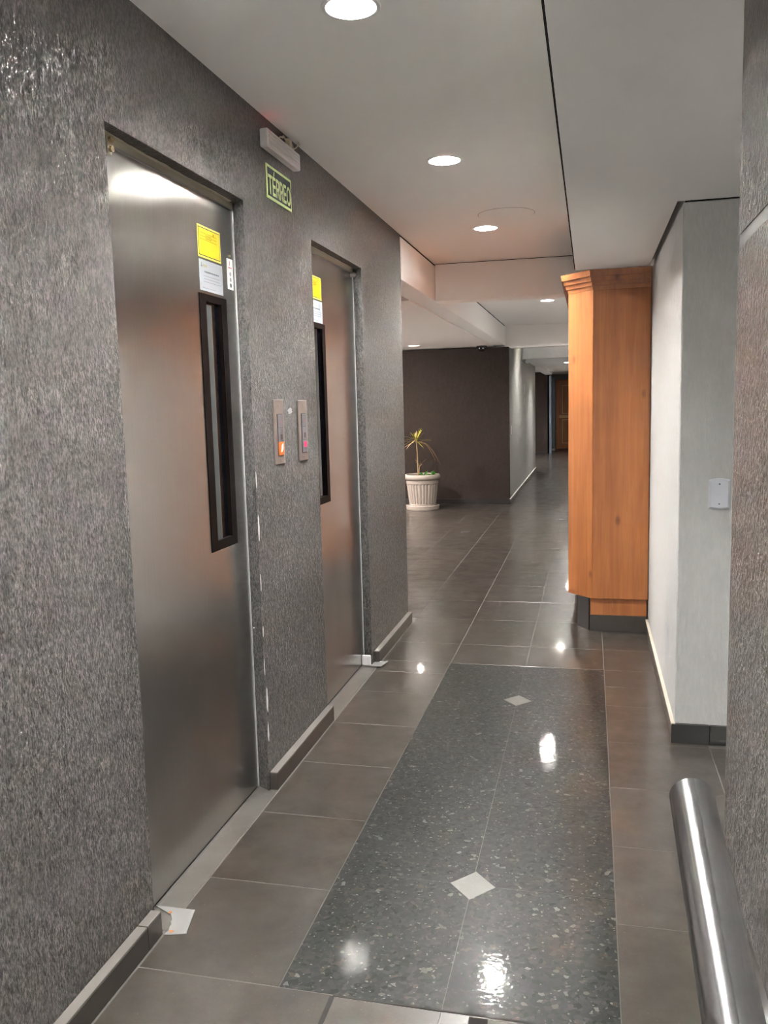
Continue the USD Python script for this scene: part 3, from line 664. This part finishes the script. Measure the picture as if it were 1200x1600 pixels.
obj('sheet', bx(-1.08, -1.078, 14.55, 14.72, 1.52, 1.70), PAPER_GREY, nt)
obj('sheet', bx(-1.08, -1.078, 14.55, 14.70, 1.36, 1.46), PAPER_GREY, nt)

# ------------------------------------------------------------------ OBJECTS: potted plant
PX, PY = -2.19, 11.22
pot = thing('potted_plant', 'fluted beige pot with a thin spiky dracaena, standing before the brown lobby wall', 'potted plant', (PX, PY, 0))
obj('saucer', lathe([(0, .0), (.215, 0), (.222, .012), (.224, .055), (.212, .062), (.200, .05), (0, .03)]), CLAY, pot, smooth=35)
n_, prof_p = 120, [(0, .045), (.172, .045), (.178, .052), (.180, .068), (.176, .078), (.178, .085), (.186, .15), (.198, .26), (.207, .34), (.2085, .348), (.2085, .3481), (.216, .352), (.217, .392), (.222, .40)]
body = lathe(prof_p, n_)
v = np.array(body.vertices); rr_ = np.hypot(v[:, 0], v[:, 1]); ang = np.arctan2(v[:, 1], v[:, 0])
fl_ = (v[:, 2] > .084) & (v[:, 2] < .342) & (rr_ > .1)
grow = np.where(fl_, np.where(np.abs(np.sin(ang * 14)) > .75, -.007, .003), 0)
v[:, 0] *= 1 + grow / np.maximum(rr_, .05); v[:, 1] *= 1 + grow / np.maximum(rr_, .05); body.vertices = v
obj('pot', body, CLAY, pot, smooth=25)
obj('pot_rim', lathe([(.205, .396), (.222, .40), (.238, .412), (.246, .43), (.244, .452), (.232, .468), (.222, .472), (.205, .470), (.198, .45), (.198, .40), (.205, .396)]), CLAY, pot, smooth=35, label='rounded thick rim')
obj('soil', lathe([(0, .452), (.12, .448), (.2, .44), (.2, .42), (0, .42)], 32), SOIL, pot)
tx0 = -.065
trunk = np.array([(tx0 + .012, 0, .44), (tx0 + .008, 0, .60), (tx0 + .002, .01, .76), (tx0 - .008, .01, .92)])
obj('trunk', tube(trunk, [.010, .009, .008, .008], 8), TRUNK, pot, smooth=40)
obj('trunk', tube([(tx0 + .025, -.02, .44), (tx0 + .03, -.02, .53), (tx0 + .036, -.02, .58)], [.007, .006, .005], 8), TRUNK, pot, smooth=40)
def blade(base, az, el, length, width, droop, n=7):
    t = np.linspace(0, 1, n); d = np.array([math.cos(az) * math.cos(el), math.sin(az) * math.cos(el), math.sin(el)])
    c = np.asarray(base) + np.outer(t * length, d); c[:, 2] -= droop * length * t ** 2
    side = np.array([-math.sin(az), math.cos(az), 0]); w = width * np.sin(np.pi * np.clip(t * .92 + .08, 0, 1)) ** .7; w[-1] = .0006
    up = np.array([0, 0, .0008])
    L_, R_, K = c - side * w[:, None], c + side * w[:, None], c - np.array([0, 0, 1]) * (w * .35)[:, None] - up
    vv = np.vstack([L_, R_, K]); f = []
    for i in range(n - 1):
        for a, b in ((0, n), (n, 2 * n), (2 * n, 0)):
            f += [(a + i, b + i, b + i + 1), (a + i, b + i + 1, a + i + 1)]
    m = trimesh.Trimesh(vv, f, process=False); m.fix_normals(); return m
top = trunk[-1]
for k in range(26):
    az = k * 2.4 + rng.uniform(-.3, .3); el_ = rng.uniform(-.35, 1.4); L = rng.uniform(.15, .27)
    obj('leaf', blade(top + np.array([0, 0, rng.uniform(-.03, .02)]), az, el_, L, rng.uniform(.007, .011), rng.uniform(.05, .35)), LEAF_Y if rng.random() < .8 else LEAF_B, pot)
for k in range(5):
    obj('leaf', blade(top + np.array([.02, 0, -.02]), rng.uniform(-.6, .6), .25, rng.uniform(.26, .34), .007, 1.2), LEAF_B, pot)
for k in range(7):
    obj('leaf', blade((tx0 + .036, -.02, .57), k * .9 + .3, rng.uniform(.5, 1.3), rng.uniform(.09, .2), .006, .3), LEAF_B, pot)
for k in range(22):
    cx_, cyy = (.035 if k % 2 else .135) + rng.uniform(-.03, .03), rng.uniform(-.06, .04)
    obj('leaf', blade((cx_, cyy, .45), rng.uniform(0, 6.28), rng.uniform(.3, 1.2), rng.uniform(.07, .12), .02, .35), LEAF_G, pot)
